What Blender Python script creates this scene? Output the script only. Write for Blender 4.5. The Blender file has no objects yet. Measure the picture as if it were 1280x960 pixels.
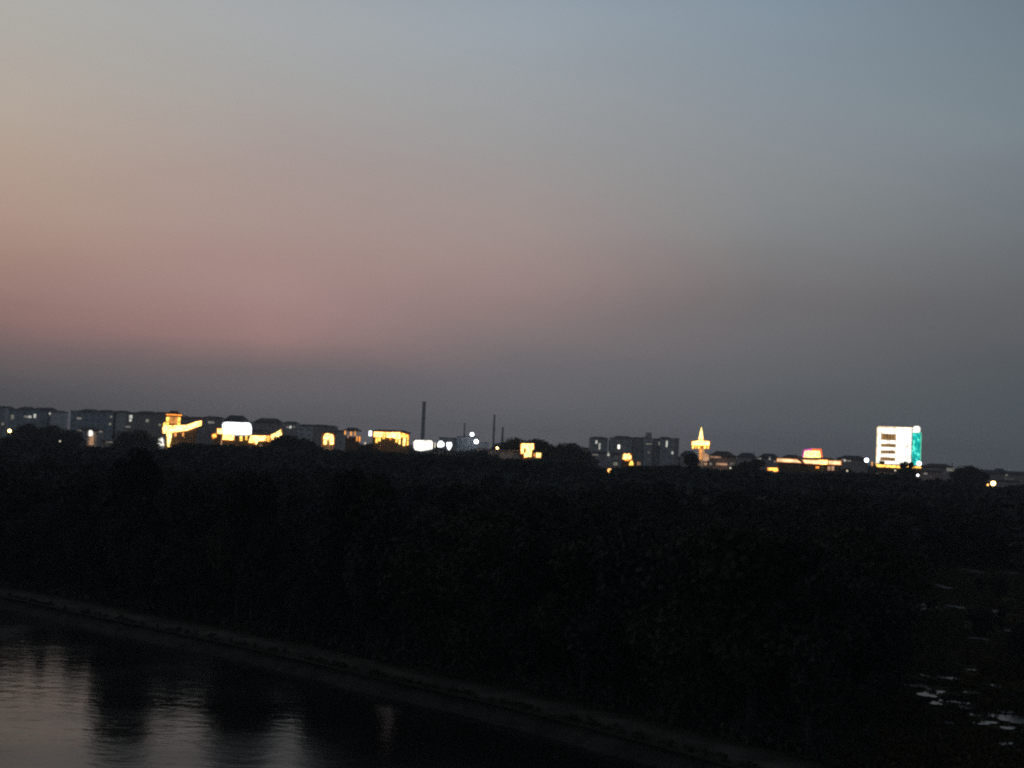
import bpy, math, random
import numpy as np
from mathutils import Vector, Matrix

sc = bpy.context.scene
col = sc.collection
R = math.radians
rnd = random.Random(11)

# ------------------------------------------------------------------ camera
CAM_Z = 16.5
F = 1758.0                                   # focal length in photo pixels (1280 wide)
ROLL = R(2.5)
PITCH = math.atan((562 - 480) / F)
fw = Vector((0, math.cos(PITCH), math.sin(PITCH)))
r0 = Vector((1, 0, 0)); u0 = r0.cross(fw)
rt = r0 * math.cos(ROLL) + u0 * math.sin(ROLL)
up = u0 * math.cos(ROLL) - r0 * math.sin(ROLL)
CAM = Vector((0, 0, CAM_Z))

def P(px, py, Y):
    d = fw + rt * ((px - 640) / F) + up * ((480 - py) / F)
    return CAM + d * (Y / d.y)

cd = bpy.data.cameras.new('camera'); co = bpy.data.objects.new('camera', cd); col.objects.link(co)
cd.sensor_width = 36; cd.lens = 36 * F / 1280; cd.clip_start = .5; cd.clip_end = 12000
m = Matrix((rt, up, -fw)).transposed().to_4x4(); m.translation = CAM
co.matrix_world = m
sc.camera = co

# ------------------------------------------------------------------ materials
def srgb(*c):
    out = []
    for v in c:
        v /= 255.
        out.append(v / 12.92 if v <= .04045 else ((v + .055) / 1.055) ** 2.4)
    return (*out, 1)

M = {}
def mat(name, color, rough=.8, vary=.25, scale=.6, metal=0, spec=.3, bump=0):
    m = bpy.data.materials.new(name); m.use_nodes = True
    nt = m.node_tree; b = nt.nodes['Principled BSDF']
    b.inputs['Roughness'].default_value = rough; b.inputs['Metallic'].default_value = metal
    b.inputs['Specular IOR Level'].default_value = spec
    tc = nt.nodes.new('ShaderNodeTexCoord')
    n = nt.nodes.new('ShaderNodeTexNoise'); n.inputs['Scale'].default_value = scale; n.inputs['Detail'].default_value = 5
    nt.links.new(tc.outputs['Object'], n.inputs['Vector'])
    r = nt.nodes.new('ShaderNodeValToRGB')
    r.color_ramp.elements[0].position = .3; r.color_ramp.elements[1].position = .7
    r.color_ramp.elements[0].color = (*[c * (1 - vary) for c in color], 1)
    r.color_ramp.elements[1].color = (*[min(1, c * (1 + vary)) for c in color], 1)
    nt.links.new(n.outputs['Fac'], r.inputs['Fac']); nt.links.new(r.outputs['Color'], b.inputs['Base Color'])
    if bump:
        bp = nt.nodes.new('ShaderNodeBump'); bp.inputs['Strength'].default_value = bump
        nt.links.new(n.outputs['Fac'], bp.inputs['Height']); nt.links.new(bp.outputs['Normal'], b.inputs['Normal'])
    M[name] = m
    return m

def emis(name, color, strength, vary=.35, scale=.35, base=.3):
    m = bpy.data.materials.new(name); m.use_nodes = True
    nt = m.node_tree; b = nt.nodes['Principled BSDF']
    b.inputs['Base Color'].default_value = (*[c * base for c in color], 1)
    b.inputs['Emission Color'].default_value = (*color, 1)
    tc = nt.nodes.new('ShaderNodeTexCoord'); n = nt.nodes.new('ShaderNodeTexNoise')
    n.inputs['Scale'].default_value = scale; n.inputs['Detail'].default_value = 3
    nt.links.new(tc.outputs['Object'], n.inputs['Vector'])
    mr = nt.nodes.new('ShaderNodeMapRange')
    mr.inputs['From Min'].default_value = .3; mr.inputs['From Max'].default_value = .7
    mr.inputs['To Min'].default_value = strength * (1 - vary); mr.inputs['To Max'].default_value = strength * (1 + vary)
    nt.links.new(n.outputs['Fac'], mr.inputs['Value']); nt.links.new(mr.outputs['Result'], b.inputs['Emission Strength'])
    M[name] = m
    return m

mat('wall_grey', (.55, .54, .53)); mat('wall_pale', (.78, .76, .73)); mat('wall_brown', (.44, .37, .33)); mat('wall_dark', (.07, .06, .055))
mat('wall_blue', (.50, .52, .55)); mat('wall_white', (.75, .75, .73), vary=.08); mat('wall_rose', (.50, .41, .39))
mat('roof_dark', (.09, .09, .10)); mat('roof_red', (.16, .09, .07)); mat('tile_gold', (.42, .28, .10), .5)
mat('concrete', (.32, .31, .30)); mat('stack', (.42, .40, .40)); mat('metal_dark', (.10, .10, .11), .45, metal=.6)
mat('glass_dark', (.37, .37, .37), .3, spec=.5); mat('frame_brown', (.20, .09, .03), .6)
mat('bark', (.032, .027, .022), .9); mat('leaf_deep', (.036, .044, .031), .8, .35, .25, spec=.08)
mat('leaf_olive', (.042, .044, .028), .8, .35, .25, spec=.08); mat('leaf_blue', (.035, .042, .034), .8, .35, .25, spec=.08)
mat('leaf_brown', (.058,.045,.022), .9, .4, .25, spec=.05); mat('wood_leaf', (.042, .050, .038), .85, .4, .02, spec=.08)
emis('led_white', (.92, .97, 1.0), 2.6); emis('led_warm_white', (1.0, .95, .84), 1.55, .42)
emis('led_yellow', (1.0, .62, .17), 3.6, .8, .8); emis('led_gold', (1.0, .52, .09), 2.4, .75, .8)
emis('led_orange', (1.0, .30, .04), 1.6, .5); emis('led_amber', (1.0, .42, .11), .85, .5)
emis('led_pink', (1.0, .35, .45), 2.0); emis('led_magenta', (.9, .1, .55), .9); emis('win_white', (.95, .95, .85), .55, .4)
emis('win_dim', (.9, .85, .72), .16, .5); emis('win_bright', (1.0, .93, .75), 2.2, .3); emis('lamp_cool', (.85, .92, 1.0), 7, .1)
emis('lamp_warm', (1.0, .62, .22), 9, .1); emis('lamp_dim', (1.0, .86, .66), .8, .2); emis('lamp_amber', (1.0, .42, .12), 3, .2)
emis('win_brown', (.66, .36, .12), .42, .5); emis('halo_rust', (1.0, .24, .03), .55, .6); emis('led_cream', (1.0, .70, .36), 1.5, .4); emis('led_red', (1.0, .17, .07), 1.3, .3); emis('led_green', (.2, .95, .55), .8, .4); emis('lit_tan', (.9, .52, .30), .42, .5)

# teal LED screen of the tower
ms = bpy.data.materials.new('led_teal'); ms.use_nodes = True; nt = ms.node_tree; b = nt.nodes['Principled BSDF']
b.inputs['Base Color'].default_value = (.01, .05, .05, 1)
tc = nt.nodes.new('ShaderNodeTexCoord'); mp = nt.nodes.new('ShaderNodeMapping'); mp.inputs['Scale'].default_value = (1.1, 1.1, .42)
n = nt.nodes.new('ShaderNodeTexNoise'); n.inputs['Scale'].default_value = 1.0; n.inputs['Detail'].default_value = 4
rp = nt.nodes.new('ShaderNodeValToRGB'); e = rp.color_ramp.elements
e[0].position = .40; e[0].color = (.0, .20, .20, 1); e[1].position = .63; e[1].color = (.18, 1.0, .62, 1)
x = e.new(.50); x.color = (.0, .42, .32, 1); x = e.new(.58); x.color = (.02, .50, .55, 1)
nt.links.new(tc.outputs['Object'], mp.inputs['Vector']); nt.links.new(mp.outputs['Vector'], n.inputs['Vector'])
nt.links.new(n.outputs['Fac'], rp.inputs['Fac']); nt.links.new(rp.outputs['Color'], b.inputs['Emission Color'])
b.inputs['Emission Strength'].default_value = 1.45; M['led_teal'] = ms

# ------------------------------------------------------------------ helpers
def tag(o, label=None, cat=None, group=None, kind=None):
    if label: o['label'] = label
    if cat: o['category'] = cat
    if group: o['group'] = group
    if kind: o['kind'] = kind
    return o

def empty(name, loc, label, cat, group=None, rz=0):
    o = bpy.data.objects.new(name, None); col.objects.link(o); o.location = loc; o.rotation_euler.z = rz
    o.empty_display_size = 1
    return tag(o, label, cat, group)

class MB:
    def __init__(s): s.v = []; s.f = []
    def add(s, vs, fs):
        k = len(s.v); s.v += [tuple(v) for v in vs]; s.f += [[i + k for i in f] for f in fs]; return s
    def box(s, x0, x1, y0, y1, z0, z1):
        return s.add([(x0,y0,z0),(x1,y0,z0),(x1,y1,z0),(x0,y1,z0),(x0,y0,z1),(x1,y0,z1),(x1,y1,z1),(x0,y1,z1)],
                     [(3,2,1,0),(4,5,6,7),(0,1,5,4),(1,2,6,5),(2,3,7,6),(3,0,4,7)])
    def rings(s, rings, close=True):
        """rings: list of lists of points, same length, bottom to top"""
        n = len(rings[0]); vs = [p for r in rings for p in r]; fs = []
        for i in range(len(rings) - 1):
            for j in range(n):
                fs.append((i*n+j, i*n+(j+1)%n, (i+1)*n+(j+1)%n, (i+1)*n+j))
        if close: fs.append(tuple(range(n-1,-1,-1))); fs.append(tuple((len(rings)-1)*n+j for j in range(n)))
        return s.add(vs, fs)
    def lathe(s, prof, n=12, cx=0, cy=0):
        return s.rings([[(cx+r*math.cos(2*math.pi*j/n), cy+r*math.sin(2*math.pi*j/n), z) for j in range(n)] for r, z in prof])
    def tube(s, a, b_, ra, rb, n=7):
        a = Vector(a); b_ = Vector(b_); d = (b_-a).normalized()
        x = d.orthogonal().normalized(); y = d.cross(x)
        return s.rings([[p + (x*math.cos(2*math.pi*j/n)+y*math.sin(2*math.pi*j/n))*r for j in range(n)] for p, r in ((a,ra),(b_,rb))])
    def prism(s, pts, y0, y1):
        """pts: (x,z) outline, extruded along y"""
        n = len(pts)
        a = sum(pts[i][0]*pts[(i+1)%n][1]-pts[(i+1)%n][0]*pts[i][1] for i in range(n))
        if a < 0: pts = pts[::-1]
        vs = [(x,y0,z) for x,z in pts] + [(x,y1,z) for x,z in pts]
        fs = [tuple(range(n)), tuple(range(2*n-1,n-1,-1))] + [((i+1)%n, i, n+i, n+(i+1)%n) for i in range(n)]
        return s.add(vs, fs)
    def hip(s, x0, x1, y0, y1, z0, z1, ridge=.4, upturn=0, curve=1.3, steps=5, thick=.35):
        """hipped roof with a curved slope and raised corners"""
        n = 8; cy = (y0+y1)/2; cx = (x0+x1)/2; hr = (x1-x0)/2*ridge
        base = []
        cs = [(x0,y0),(x1,y0),(x1,y1),(x0,y1)]
        for k in range(4):
            a, b_ = cs[k], cs[(k+1)%4]
            for i in range(n):
                t = i/n; base.append((a[0]+(b_[0]-a[0])*t, a[1]+(b_[1]-a[1])*t, abs(2*t-1)**3))
        rings = [[(x,y,z0-thick+upturn*c) for x,y,c in base]]
        for st in range(steps+1):
            t = st/steps; k = min(t,.97)
            rings.append([(x+(max(cx-hr,min(cx+hr,x))-x)*k, y+(cy-y)*k, z0+(z1-z0)*t**curve+upturn*c*(1-t)**2) for x,y,c in base])
        return s.rings(rings)
    def build(s, name, material, parent=None, loc=None, smooth=False):
        me = bpy.data.meshes.new(name); me.from_pydata(s.v, [], s.f); me.update()
        if smooth: me.shade_smooth()
        me.materials.append(M[material] if isinstance(material, str) else material)
        o = bpy.data.objects.new(name, me); col.objects.link(o)
        if parent is not None: o.parent = parent
        if loc is not None: o.location = loc
        return o

class B:
    """a building at depth Y whose extents are read off the photo's pixels"""
    def __init__(s, name, px, Y, label, cat, group=None, py=560):
        s.Y = Y; s.X = P(px, py, Y).x
        s.root = empty(name, (s.X, Y, 0), label, cat, group, 0 if name == 'apartment_block' else -math.atan2(s.X, Y))
    def x(s, px, py): return P(px, py, s.Y).x - s.X
    def z(s, px, py): return P(px, py, s.Y).z
    def poly(s, name, pts, material, front=0, thick=.5, parent=None):
        q = []
        for px, py in pts:
            p = P(px, py, s.Y + front); q.append((p.x - s.X, p.z))
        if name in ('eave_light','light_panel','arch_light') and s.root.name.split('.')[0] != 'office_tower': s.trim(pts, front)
        return MB().prism(q, front, front + thick).build(name, material, parent or s.root)
    def trim(s, pts, front, material='halo_rust', g=1.0):
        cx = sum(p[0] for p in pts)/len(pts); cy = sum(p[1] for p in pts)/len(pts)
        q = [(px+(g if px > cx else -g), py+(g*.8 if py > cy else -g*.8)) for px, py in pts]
        s.poly('halo_rim', q, material, front+.15, .12)  # added glowing outline: the orange bloom round the lights, built as a shape
    def rect(s, name, x0, x1, y0, y1, material, front=0, thick=.5, parent=None):
        xm = (x0+x1)/2; ym = (y0+y1)/2
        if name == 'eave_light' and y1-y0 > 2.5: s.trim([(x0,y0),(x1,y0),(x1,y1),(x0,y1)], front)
        a = P(x0, ym, s.Y+front).x - s.X; b_ = P(x1, ym, s.Y+front).x - s.X
        za = P(xm, y1, s.Y+front).z; zb = P(xm, y0, s.Y+front).z
        return MB().box(a, b_, front, front+thick, za, zb).build(name, material, parent or s.root)
    def wall(s, x0, x1, ytop, material, depth=10, front=0, z0=0, name='wall'):
        xm = (x0+x1)/2
        return MB().box(s.x(x0,ytop), s.x(x1,ytop), front, front+depth, z0, s.z(xm,ytop)).build(name, material, s.root)
    def hip(s, x0, x1, yeave, yridge, material, depth=11, front=-.6, name='roof', ridge=.5, upturn=0, curve=1.3):
        xm = (x0+x1)/2
        return MB().hip(s.x(x0,yeave), s.x(x1,yeave), front, front+depth, s.z(xm,yeave)+.06, s.z(xm,yridge), ridge, upturn, curve).build(name, material, s.root)

# ------------------------------------------------------------------ world: dusk sky
w = bpy.data.worlds.new('World'); sc.world = w; w.use_nodes = True
nt = w.node_tree; nt.nodes.clear(); L = nt.links.new
def nd(t, **kw):
    n = nt.nodes.new(t)
    for k, v in kw.items(): setattr(n, k, v)
    return n
def math_(op, a, b_=None, c=None):
    n = nd('ShaderNodeMath', operation=op)
    for i, v in enumerate((a, b_, c)):
        if v is None: continue
        if isinstance(v, (int, float)): n.inputs[i].default_value = v
        else: L(v, n.inputs[i])
    return n.outputs[0]
GLOW_AZ = R(-40)                              # afterglow: left of the frame
out = nd('ShaderNodeOutputWorld'); tc = nd('ShaderNodeTexCoord'); sep = nd('ShaderNodeSeparateXYZ')
nz = nd('ShaderNodeVectorMath', operation='NORMALIZE'); L(tc.outputs['Generated'], nz.inputs[0]); L(nz.outputs[0], sep.inputs[0])
el = math_('MULTIPLY', math_('ARCSINE', sep.outputs['Z']), 180 / math.pi)
hl = math_('SQRT', math_('ADD', math_('MULTIPLY', sep.outputs['X'], sep.outputs['X']), math_('MULTIPLY', sep.outputs['Y'], sep.outputs['Y'])))
dt = math_('ADD', math_('MULTIPLY', sep.outputs['X'], math.sin(GLOW_AZ)), math_('MULTIPLY', sep.outputs['Y'], math.cos(GLOW_AZ)))
ca = math_('DIVIDE', dt, math_('MAXIMUM', hl, .0001))
ca = math_('MINIMUM', math_('MAXIMUM', ca, -1.0), 1.0)
az = math_('MULTIPLY', math_('ARCCOSINE', ca), 180 / math.pi)
# soft uneven streaks: bend the elevation a little
mpn = nd('ShaderNodeMapping'); mpn.inputs['Scale'].default_value = (2.6, 2.6, 10.0); mpn.inputs['Rotation'].default_value = (0, R(6), 0); mpn.inputs['Location'].default_value = (.7, .2, 1.3)
L(nz.outputs[0], mpn.inputs['Vector'])
ns = nd('ShaderNodeTexNoise'); ns.inputs['Scale'].default_value = 1.6; ns.inputs['Detail'].default_value = 4; ns.inputs['Roughness'].default_value = .5
L(mpn.outputs[0], ns.inputs['Vector'])
elw = math_('MULTIPLY_ADD', math_('SUBTRACT', ns.outputs['Fac'], .5), 1.8, el)
pos = math_('DIVIDE', math_('ADD', elw, 5.0), 100.0)

SKY = {  # angle from the afterglow: [(elevation, sRGB)]
 20: [(0,(79,76,80)),(1.3,(84,82,85)),(2.3,(96,90,92)),(3.2,(116,99,100)),(4.2,(140,111,108)),(5.0,(150,119,114)),(7.6,(167,140,128)),(10.9,(176,158,145)),(14.1,(173,166,158)),(17.4,(165,165,162)),(30,(128,133,139))],
 30: [(0,(91,88,92)),(2.0,(102,99,102)),(3.0,(116,104,107)),(4.0,(150,121,120)),(5.6,(162,132,130)),(8.0,(166,142,137)),(11.2,(165,151,147)),(14.4,(162,160,158)),(17.8,(157,162,166)),(30,(120,129,138))],
 40: [(0,(95,94,99)),(2.3,(103,102,108)),(4.3,(119,111,114)),(6.2,(147,127,126)),(8.5,(157,141,138)),(11.8,(153,150,150)),(15.0,(151,156,160)),(18.2,(144,155,165)),(30,(110,123,136))],
 50: [(0,(84,87,92)),(2.8,(93,97,102)),(4.8,(104,104,108)),(6.8,(117,114,116)),(9.0,(126,128,130)),(12.2,(134,139,143)),(15.5,(132,143,152)),(18.7,(124,141,154)),(30,(96,114,130))],
 60: [(0,(74,80,85)),(3.2,(80,87,92)),(5.2,(90,93,98)),(7.1,(99,102,106)),(9.4,(108,114,119)),(12.7,(117,127,134)),(15.9,(112,127,136)),(19.1,(103,117,129)),(30,(82,99,116))],
 120:[(0,(62,67,72)),(4,(70,75,80)),(8,(78,84,90)),(14,(82,92,101)),(20,(80,93,107)),(30,(70,83,98))],
}
def ramp(stops):
    n = nd('ShaderNodeValToRGB'); r = n.color_ramp; r.interpolation = 'CARDINAL'
    st = [(-5,(40,40,42))] + stops + [(55,tuple(int(c*.66) for c in stops[-1][1])),(90,(52,61,74))]
    e = r.elements; e.remove(e[0])
    for i, (d, c) in enumerate(st):
        k = e[0] if i == 0 else e.new((d+5)/100)
        k.position = (d+5)/100; k.color = srgb(*c)
    L(pos, n.inputs['Fac']); return n.outputs['Color']
prev = None; pk = None
for k in SKY:
    c = ramp(SKY[k])
    if prev is None: prev = c
    else:
        mr = nd('ShaderNodeMapRange'); mr.interpolation_type = 'LINEAR'
        mr.inputs['From Min'].default_value = pk; mr.inputs['From Max'].default_value = k
        L(az, mr.inputs['Value'])
        mx = nd('ShaderNodeMix', data_type='RGBA'); L(mr.outputs[0], mx.inputs[0]); L(prev, mx.inputs[6]); L(c, mx.inputs[7]); prev = mx.outputs[2]
    pk = k
bg = nd('ShaderNodeBackground'); L(prev, bg.inputs['Color']); L(math_('MULTIPLY_ADD', math_('SUBTRACT', ns.outputs['Fac'], .5), .08, 1.05), bg.inputs['Strength'])
sky = nd('ShaderNodeTexSky', sky_type='NISHITA'); sky.sun_disc = False
sky.sun_elevation = R(-2.5); sky.sun_rotation = GLOW_AZ; sky.dust_density = 4
bg2 = nd('ShaderNodeBackground'); L(sky.outputs['Color'], bg2.inputs['Color']); bg2.inputs['Strength'].default_value = .05
ad = nd('ShaderNodeAddShader'); L(bg.outputs[0], ad.inputs[0]); L(bg2.outputs[0], ad.inputs[1]); L(ad.outputs[0], out.inputs['Surface'])

sun = bpy.data.lights.new('sun', 'SUN'); sun.energy = .02; sun.angle = R(12); sun.color = (1, .62, .45)
so = bpy.data.objects.new('sun', sun); col.objects.link(so)
d = Vector((math.sin(GLOW_AZ)*math.cos(R(3)), math.cos(GLOW_AZ)*math.cos(R(3)), math.sin(R(3))))
so.rotation_euler = d.to_track_quat('Z', 'Y').to_euler()

# ------------------------------------------------------------------ ground, bank, river
BANK = [(-1500,1050),(-900,640),(-500,400),(-260,268),(-150,203),(-96,171.5),(-72,154),(-51,140),(-36,126.5),(-20,112),(-9.6,101.4),(-1,93),(7,84),(13.6,75.5),(19.6,65),(25.5,51),(31,34),(37,5),(41,-60),(60,-200),(120,-700)]
def smooth_line(pts, k=5):
    o = []
    for i in range(len(pts)-1):
        p0 = pts[max(i-1,0)]; p1 = pts[i]; p2 = pts[i+1]; p3 = pts[min(i+2,len(pts)-1)]
        for j in range(k):
            t = j/k
            o.append(tuple(.5*(2*p1[a]+(p2[a]-p0[a])*t+(2*p0[a]-5*p1[a]+4*p2[a]-p3[a])*t*t+(3*p1[a]-p0[a]-3*p2[a]+p3[a])*t**3) for a in (0,1)))
    return o + [pts[-1]]
BL = smooth_line(BANK)
def offset(line, d):                           # +d = inland (to the left of the walking direction reversed)
    o = []
    for i, p in enumerate(line):
        a = line[max(i-1,0)]; b_ = line[min(i+1,len(line)-1)]
        tx, ty = b_[0]-a[0], b_[1]-a[1]; l = math.hypot(tx,ty)
        dd = d(i) if callable(d) else d
        o.append((p[0]-ty/l*dd, p[1]+tx/l*dd))
    return o
def land_side(x, y):                           # signed distance to the bank line, + inland
    best = 1e18; sgn = 1
    for i in range(len(BL)-1):
        ax, ay = BL[i]; bx, by = BL[i+1]; vx, vy = bx-ax, by-ay
        t = max(0,min(1,((x-ax)*vx+(y-ay)*vy)/(vx*vx+vy*vy))); dx = x-ax-t*vx; dy = y-ay-t*vy
        q = dx*dx+dy*dy
        if q < best: best = q; sgn = 1 if vx*(y-ay)-vy*(x-ax) > 0 else -1
    return sgn*math.sqrt(best)
def strip(name, lines, zs, material):
    vs = []; fs = []; n = len(lines[0])
    for l, z in zip(lines, zs): vs += [(x,y,(z(x,y) if callable(z) else z)) for x,y in l]
    for k in range(len(lines)-1):
        for i in range(n-1): fs.append((k*n+i, k*n+i+1, (k+1)*n+i+1, (k+1)*n+i))
    return MB().add(vs, fs).build(name, material)

mat('soil', (.050, .038, .019), .95, .5, .08, bump=.6, spec=.02); mat('path_gravel', (.086, .072, .058), .9, .45, .35, bump=.3, spec=.05)
mat('bank_slope', (.020, .019, .014), .95, .6, .7, bump=.5); mat('bed', (.05, .05, .045), .95)
WZ = -0.9
tag(MB().add([(-2600,-900,-3),(2600,-900,-3),(2600,8800,-3),(-2600,8800,-3)], [(0,1,2,3)]).build('river_bed', 'bed'), kind='structure')
wob = [rnd.uniform(-.5,.5) for _ in BL]
top_edge = offset(BL, lambda i: .3*wob[i]); path_in = offset(BL, lambda i: 4.3+wob[i]); low = offset(BL, lambda i: -2.3+.5*wob[i])
tag(strip('river_bank', [low, top_edge], [-1.6, 0.0], 'bank_slope'), kind='structure')
pw = strip('riverside_path', [offset(BL, -.5), offset(BL, 2.0), offset(BL, 4.9)], [.05, .06, .05], 'path_gravel'); tag(pw, kind='structure')
at_ = pw.data.attributes.new('across', 'FLOAT', 'POINT'); nb = len(BL)
at_.data.foreach_set('value', [0.0]*nb + [1.0]*nb + [0.0]*nb)
nt = M['path_gravel'].node_tree; b = nt.nodes['Principled BSDF']; gcol = b.inputs['Base Color'].links[0].from_socket
an = nt.nodes.new('ShaderNodeAttribute'); an.attribute_name = 'across'; tcn = nt.nodes.new('ShaderNodeTexCoord')
nn = nt.nodes.new('ShaderNodeTexNoise'); nn.inputs['Scale'].default_value = .45; nn.inputs['Detail'].default_value = 6; nt.links.new(tcn.outputs['Object'], nn.inputs['Vector'])
ma = nt.nodes.new('ShaderNodeMath'); ma.operation = 'ADD'; nt.links.new(an.outputs['Fac'], ma.inputs[0]); nt.links.new(nn.outputs['Fac'], ma.inputs[1])
mr = nt.nodes.new('ShaderNodeMapRange'); mr.interpolation_type = 'SMOOTHSTEP'; mr.inputs['From Min'].default_value = .6; mr.inputs['From Max'].default_value = 1.35; nt.links.new(ma.outputs[0], mr.inputs['Value'])
mx = nt.nodes.new('ShaderNodeMix'); mx.data_type = 'RGBA'; mx.inputs[6].default_value = (.036,.036,.024,1)
nt.links.new(mr.outputs[0], mx.inputs[0]); nt.links.new(gcol, mx.inputs[7]); nt.links.new(mx.outputs[2], b.inputs['Base Color'])
land = MB(); land.add([(x,y,0) for x,y in top_edge] + [(2600,-900,0),(2600,8800,0),(-2600,8800,0),(-2600,1300,0)], [tuple(range(len(BL)+4))])
lo = land.build('ground', 'soil'); tag(lo, kind='structure')

wm = bpy.data.materials.new('river_water'); wm.use_nodes = True; n_ = wm.node_tree; b = n_.nodes['Principled BSDF']
b.inputs['Base Color'].default_value = (.013, .011, .010, 1); b.inputs['Roughness'].default_value = .15; b.inputs['IOR'].default_value = 1.22
tc = n_.nodes.new('ShaderNodeTexCoord'); prevn = None
for scl, dist, rz in ((.55, .034, 20), (1.7, .011, -15), (.06, .030, 8)):
    mp = n_.nodes.new('ShaderNodeMapping'); mp.inputs['Scale'].default_value = (scl, scl*1.7, scl); mp.inputs['Rotation'].default_value = (0,0,R(rz))
    no = n_.nodes.new('ShaderNodeTexNoise'); no.inputs['Scale'].default_value = 1; no.inputs['Detail'].default_value = 3
    bp = n_.nodes.new('ShaderNodeBump'); bp.inputs['Strength'].default_value = 1; bp.inputs['Distance'].default_value = dist
    n_.links.new(tc.outputs['Object'], mp.inputs[0]); n_.links.new(mp.outputs[0], no.inputs['Vector']); n_.links.new(no.outputs['Fac'], bp.inputs['Height'])
    if prevn: n_.links.new(prevn, bp.inputs['Normal'])
    prevn = bp.outputs['Normal']
n_.links.new(prevn, b.inputs['Normal']); M['river_water'] = wm
pn = n_.nodes.new('ShaderNodeTexNoise'); pn.inputs['Scale'].default_value = .05; pn.inputs['Detail'].default_value = 4; n_.links.new(tc.outputs['Object'], pn.inputs['Vector'])
pr = n_.nodes.new('ShaderNodeMapRange'); pr.inputs['From Min'].default_value = .35; pr.inputs['From Max'].default_value = .65; pr.inputs['To Min'].default_value = .07; pr.inputs['To Max'].default_value = .24
n_.links.new(pn.outputs['Fac'], pr.inputs['Value']); n_.links.new(pr.outputs[0], b.inputs['Roughness'])
wl = offset(BL, -0.9)
wt = MB(); wt.add([(x,y,WZ) for x,y in wl] + [(-2600,-900,WZ),(-2600,1000,WZ)], [tuple(range(len(BL)+1,-1,-1))])
tag(wt.build('river', 'river_water'), kind='structure')

# wet patches in the clearing at the lower right
TRACK = [(23,70),(27,82),(30.5,95),(33,108),(39,135),(47,165),(60,195),(76,225)]
def track_dist(x, y):
    best = 1e9
    for (ax,ay),(bx,by) in zip(TRACK, TRACK[1:]):
        vx, vy = bx-ax, by-ay; t = max(0,min(1,((x-ax)*vx+(y-ay)*vy)/(vx*vx+vy*vy)))
        best = min(best, math.hypot(x-ax-t*vx, y-ay-t*vy))
    return best
PUD = []
mat('pale_sand', (.15,.138,.12), .9, .4, 1.2)
mat('puddle_water', (.02,.02,.018), .14, .1, spec=.16, bump=.2)
for px, py, rx, ry in ((1148,858,1.0,2.2),(1160,868,1.3,1.5),(1175,865,.5,.8),(1192,848,1.0,.9),(1193,877,1.3,1.3),(1247,896,2.2,2.2),(1213,866,.9,.9),(1138,908,1.1,1.2),
                       (1142,760,2.2,3.5),(1160,757,1.5,3.0),(1122,761,.8,2.0),(1143,698,1.4,3.5),(1213,713,1.7,4),(1221,716,1.3,3),(1262,717,2.0,3.2),(1274,716,1.6,3),(1268,932,1.4,1.0),(1065,900,.5,1.6),(1180,848,.6,.9),(1168,880,.8,.9),(1230,905,1.2,1.0),(1258,890,1.2,1.2),(1205,886,.7,.8),(1272,870,1.1,1.3),(1240,858,.8,1.0),(1185,905,.7,.7),(1262,912,.9,.8),(1155,846,.5,1.2),(1222,840,.8,1.2),(1275,905,1.0,.9),(1196,760,1.2,2.5),(1240,765,1.3,2.5),(1225,800,1.0,1.6),(1265,790,1.1,1.8),(1180,735,1.1,3)):
    d_ = fw + rt*((px-640)/F) + up*((480-py)/F); q = CAM + d_*(CAM_Z/-d_.z)
    n = 18; ph = rnd.uniform(0,6); PUD.append((q.x,q.y,max(rx,ry)))
    pts = []
    for j in range(n):
        a = 2*math.pi*j/n; k = 1 + .3*math.sin(2*a+ph) + .22*math.sin(3*a+2*ph) + rnd.uniform(-.12,.12)
        pts.append((rx*.68*k*math.cos(a), ry*.66*k*math.sin(a), 0))
    dry = py < 830 or rnd.random() < .3
    tag(MB().add(pts, [tuple(range(n))]).build('sand_patch' if dry else 'puddle', 'pale_sand' if dry else 'puddle_water', loc=(q.x, q.y, .012+.004*len(PUD))), kind='structure')

# ------------------------------------------------------------------ trees
def crown_mesh(name, seed, nleaf, rx, rz, zc, size, clumps, material, flame=0):
    r = np.random.default_rng(seed)
    cc = []
    while len(cc) < clumps:
        p = r.uniform(-1,1,3)
        if np.dot(p,p) < 1:
            s = 1 - flame*max(p[2],0)**1.0
            cc.append((p[0]*rx*.72*s, p[1]*rx*.72*s, p[2]*rz*.8+zc))
    cc = np.array(cc); cr = r.uniform(.30,.52,clumps)*rx*(1-.4*flame)
    k = r.integers(0,clumps,nleaf)
    dv = r.normal(size=(nleaf,3)); dv /= np.linalg.norm(dv,axis=1)[:,None]
    pos = cc[k] + dv*(cr[k]*r.uniform(.45,1.12,nleaf)**.6)[:,None]*np.array((1,1,.85))
    a = r.normal(size=(nleaf,3)); a /= np.linalg.norm(a,axis=1)[:,None]
    b_ = np.cross(a, r.normal(size=(nleaf,3))); b_ /= np.linalg.norm(b_,axis=1)[:,None]
    s = r.uniform(.6,1.25,nleaf)[:,None]*size
    v = np.stack([pos-a*s-b_*s*.55, pos+a*s*.2-b_*s*.7, pos+a*s+b_*s*.35, pos-a*s*.1+b_*s*.7],1).reshape(-1,3)
    return mesh_np(name, v, material), cc
def mesh_np(name, v, material):
    me = bpy.data.meshes.new(name); nv = len(v); nf = nv//4
    me.vertices.add(nv); me.vertices.foreach_set('co', v.astype(np.float32).ravel())
    me.loops.add(nv); me.loops.foreach_set('vertex_index', np.arange(nv, dtype=np.int32))
    me.polygons.add(nf); me.polygons.foreach_set('loop_start', np.arange(0,nv,4,dtype=np.int32)); me.polygons.foreach_set('loop_total', np.full(nf,4,dtype=np.int32))
    me.update(); me.validate(); me.materials.append(M[material]); return me
PROTO = []
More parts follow.
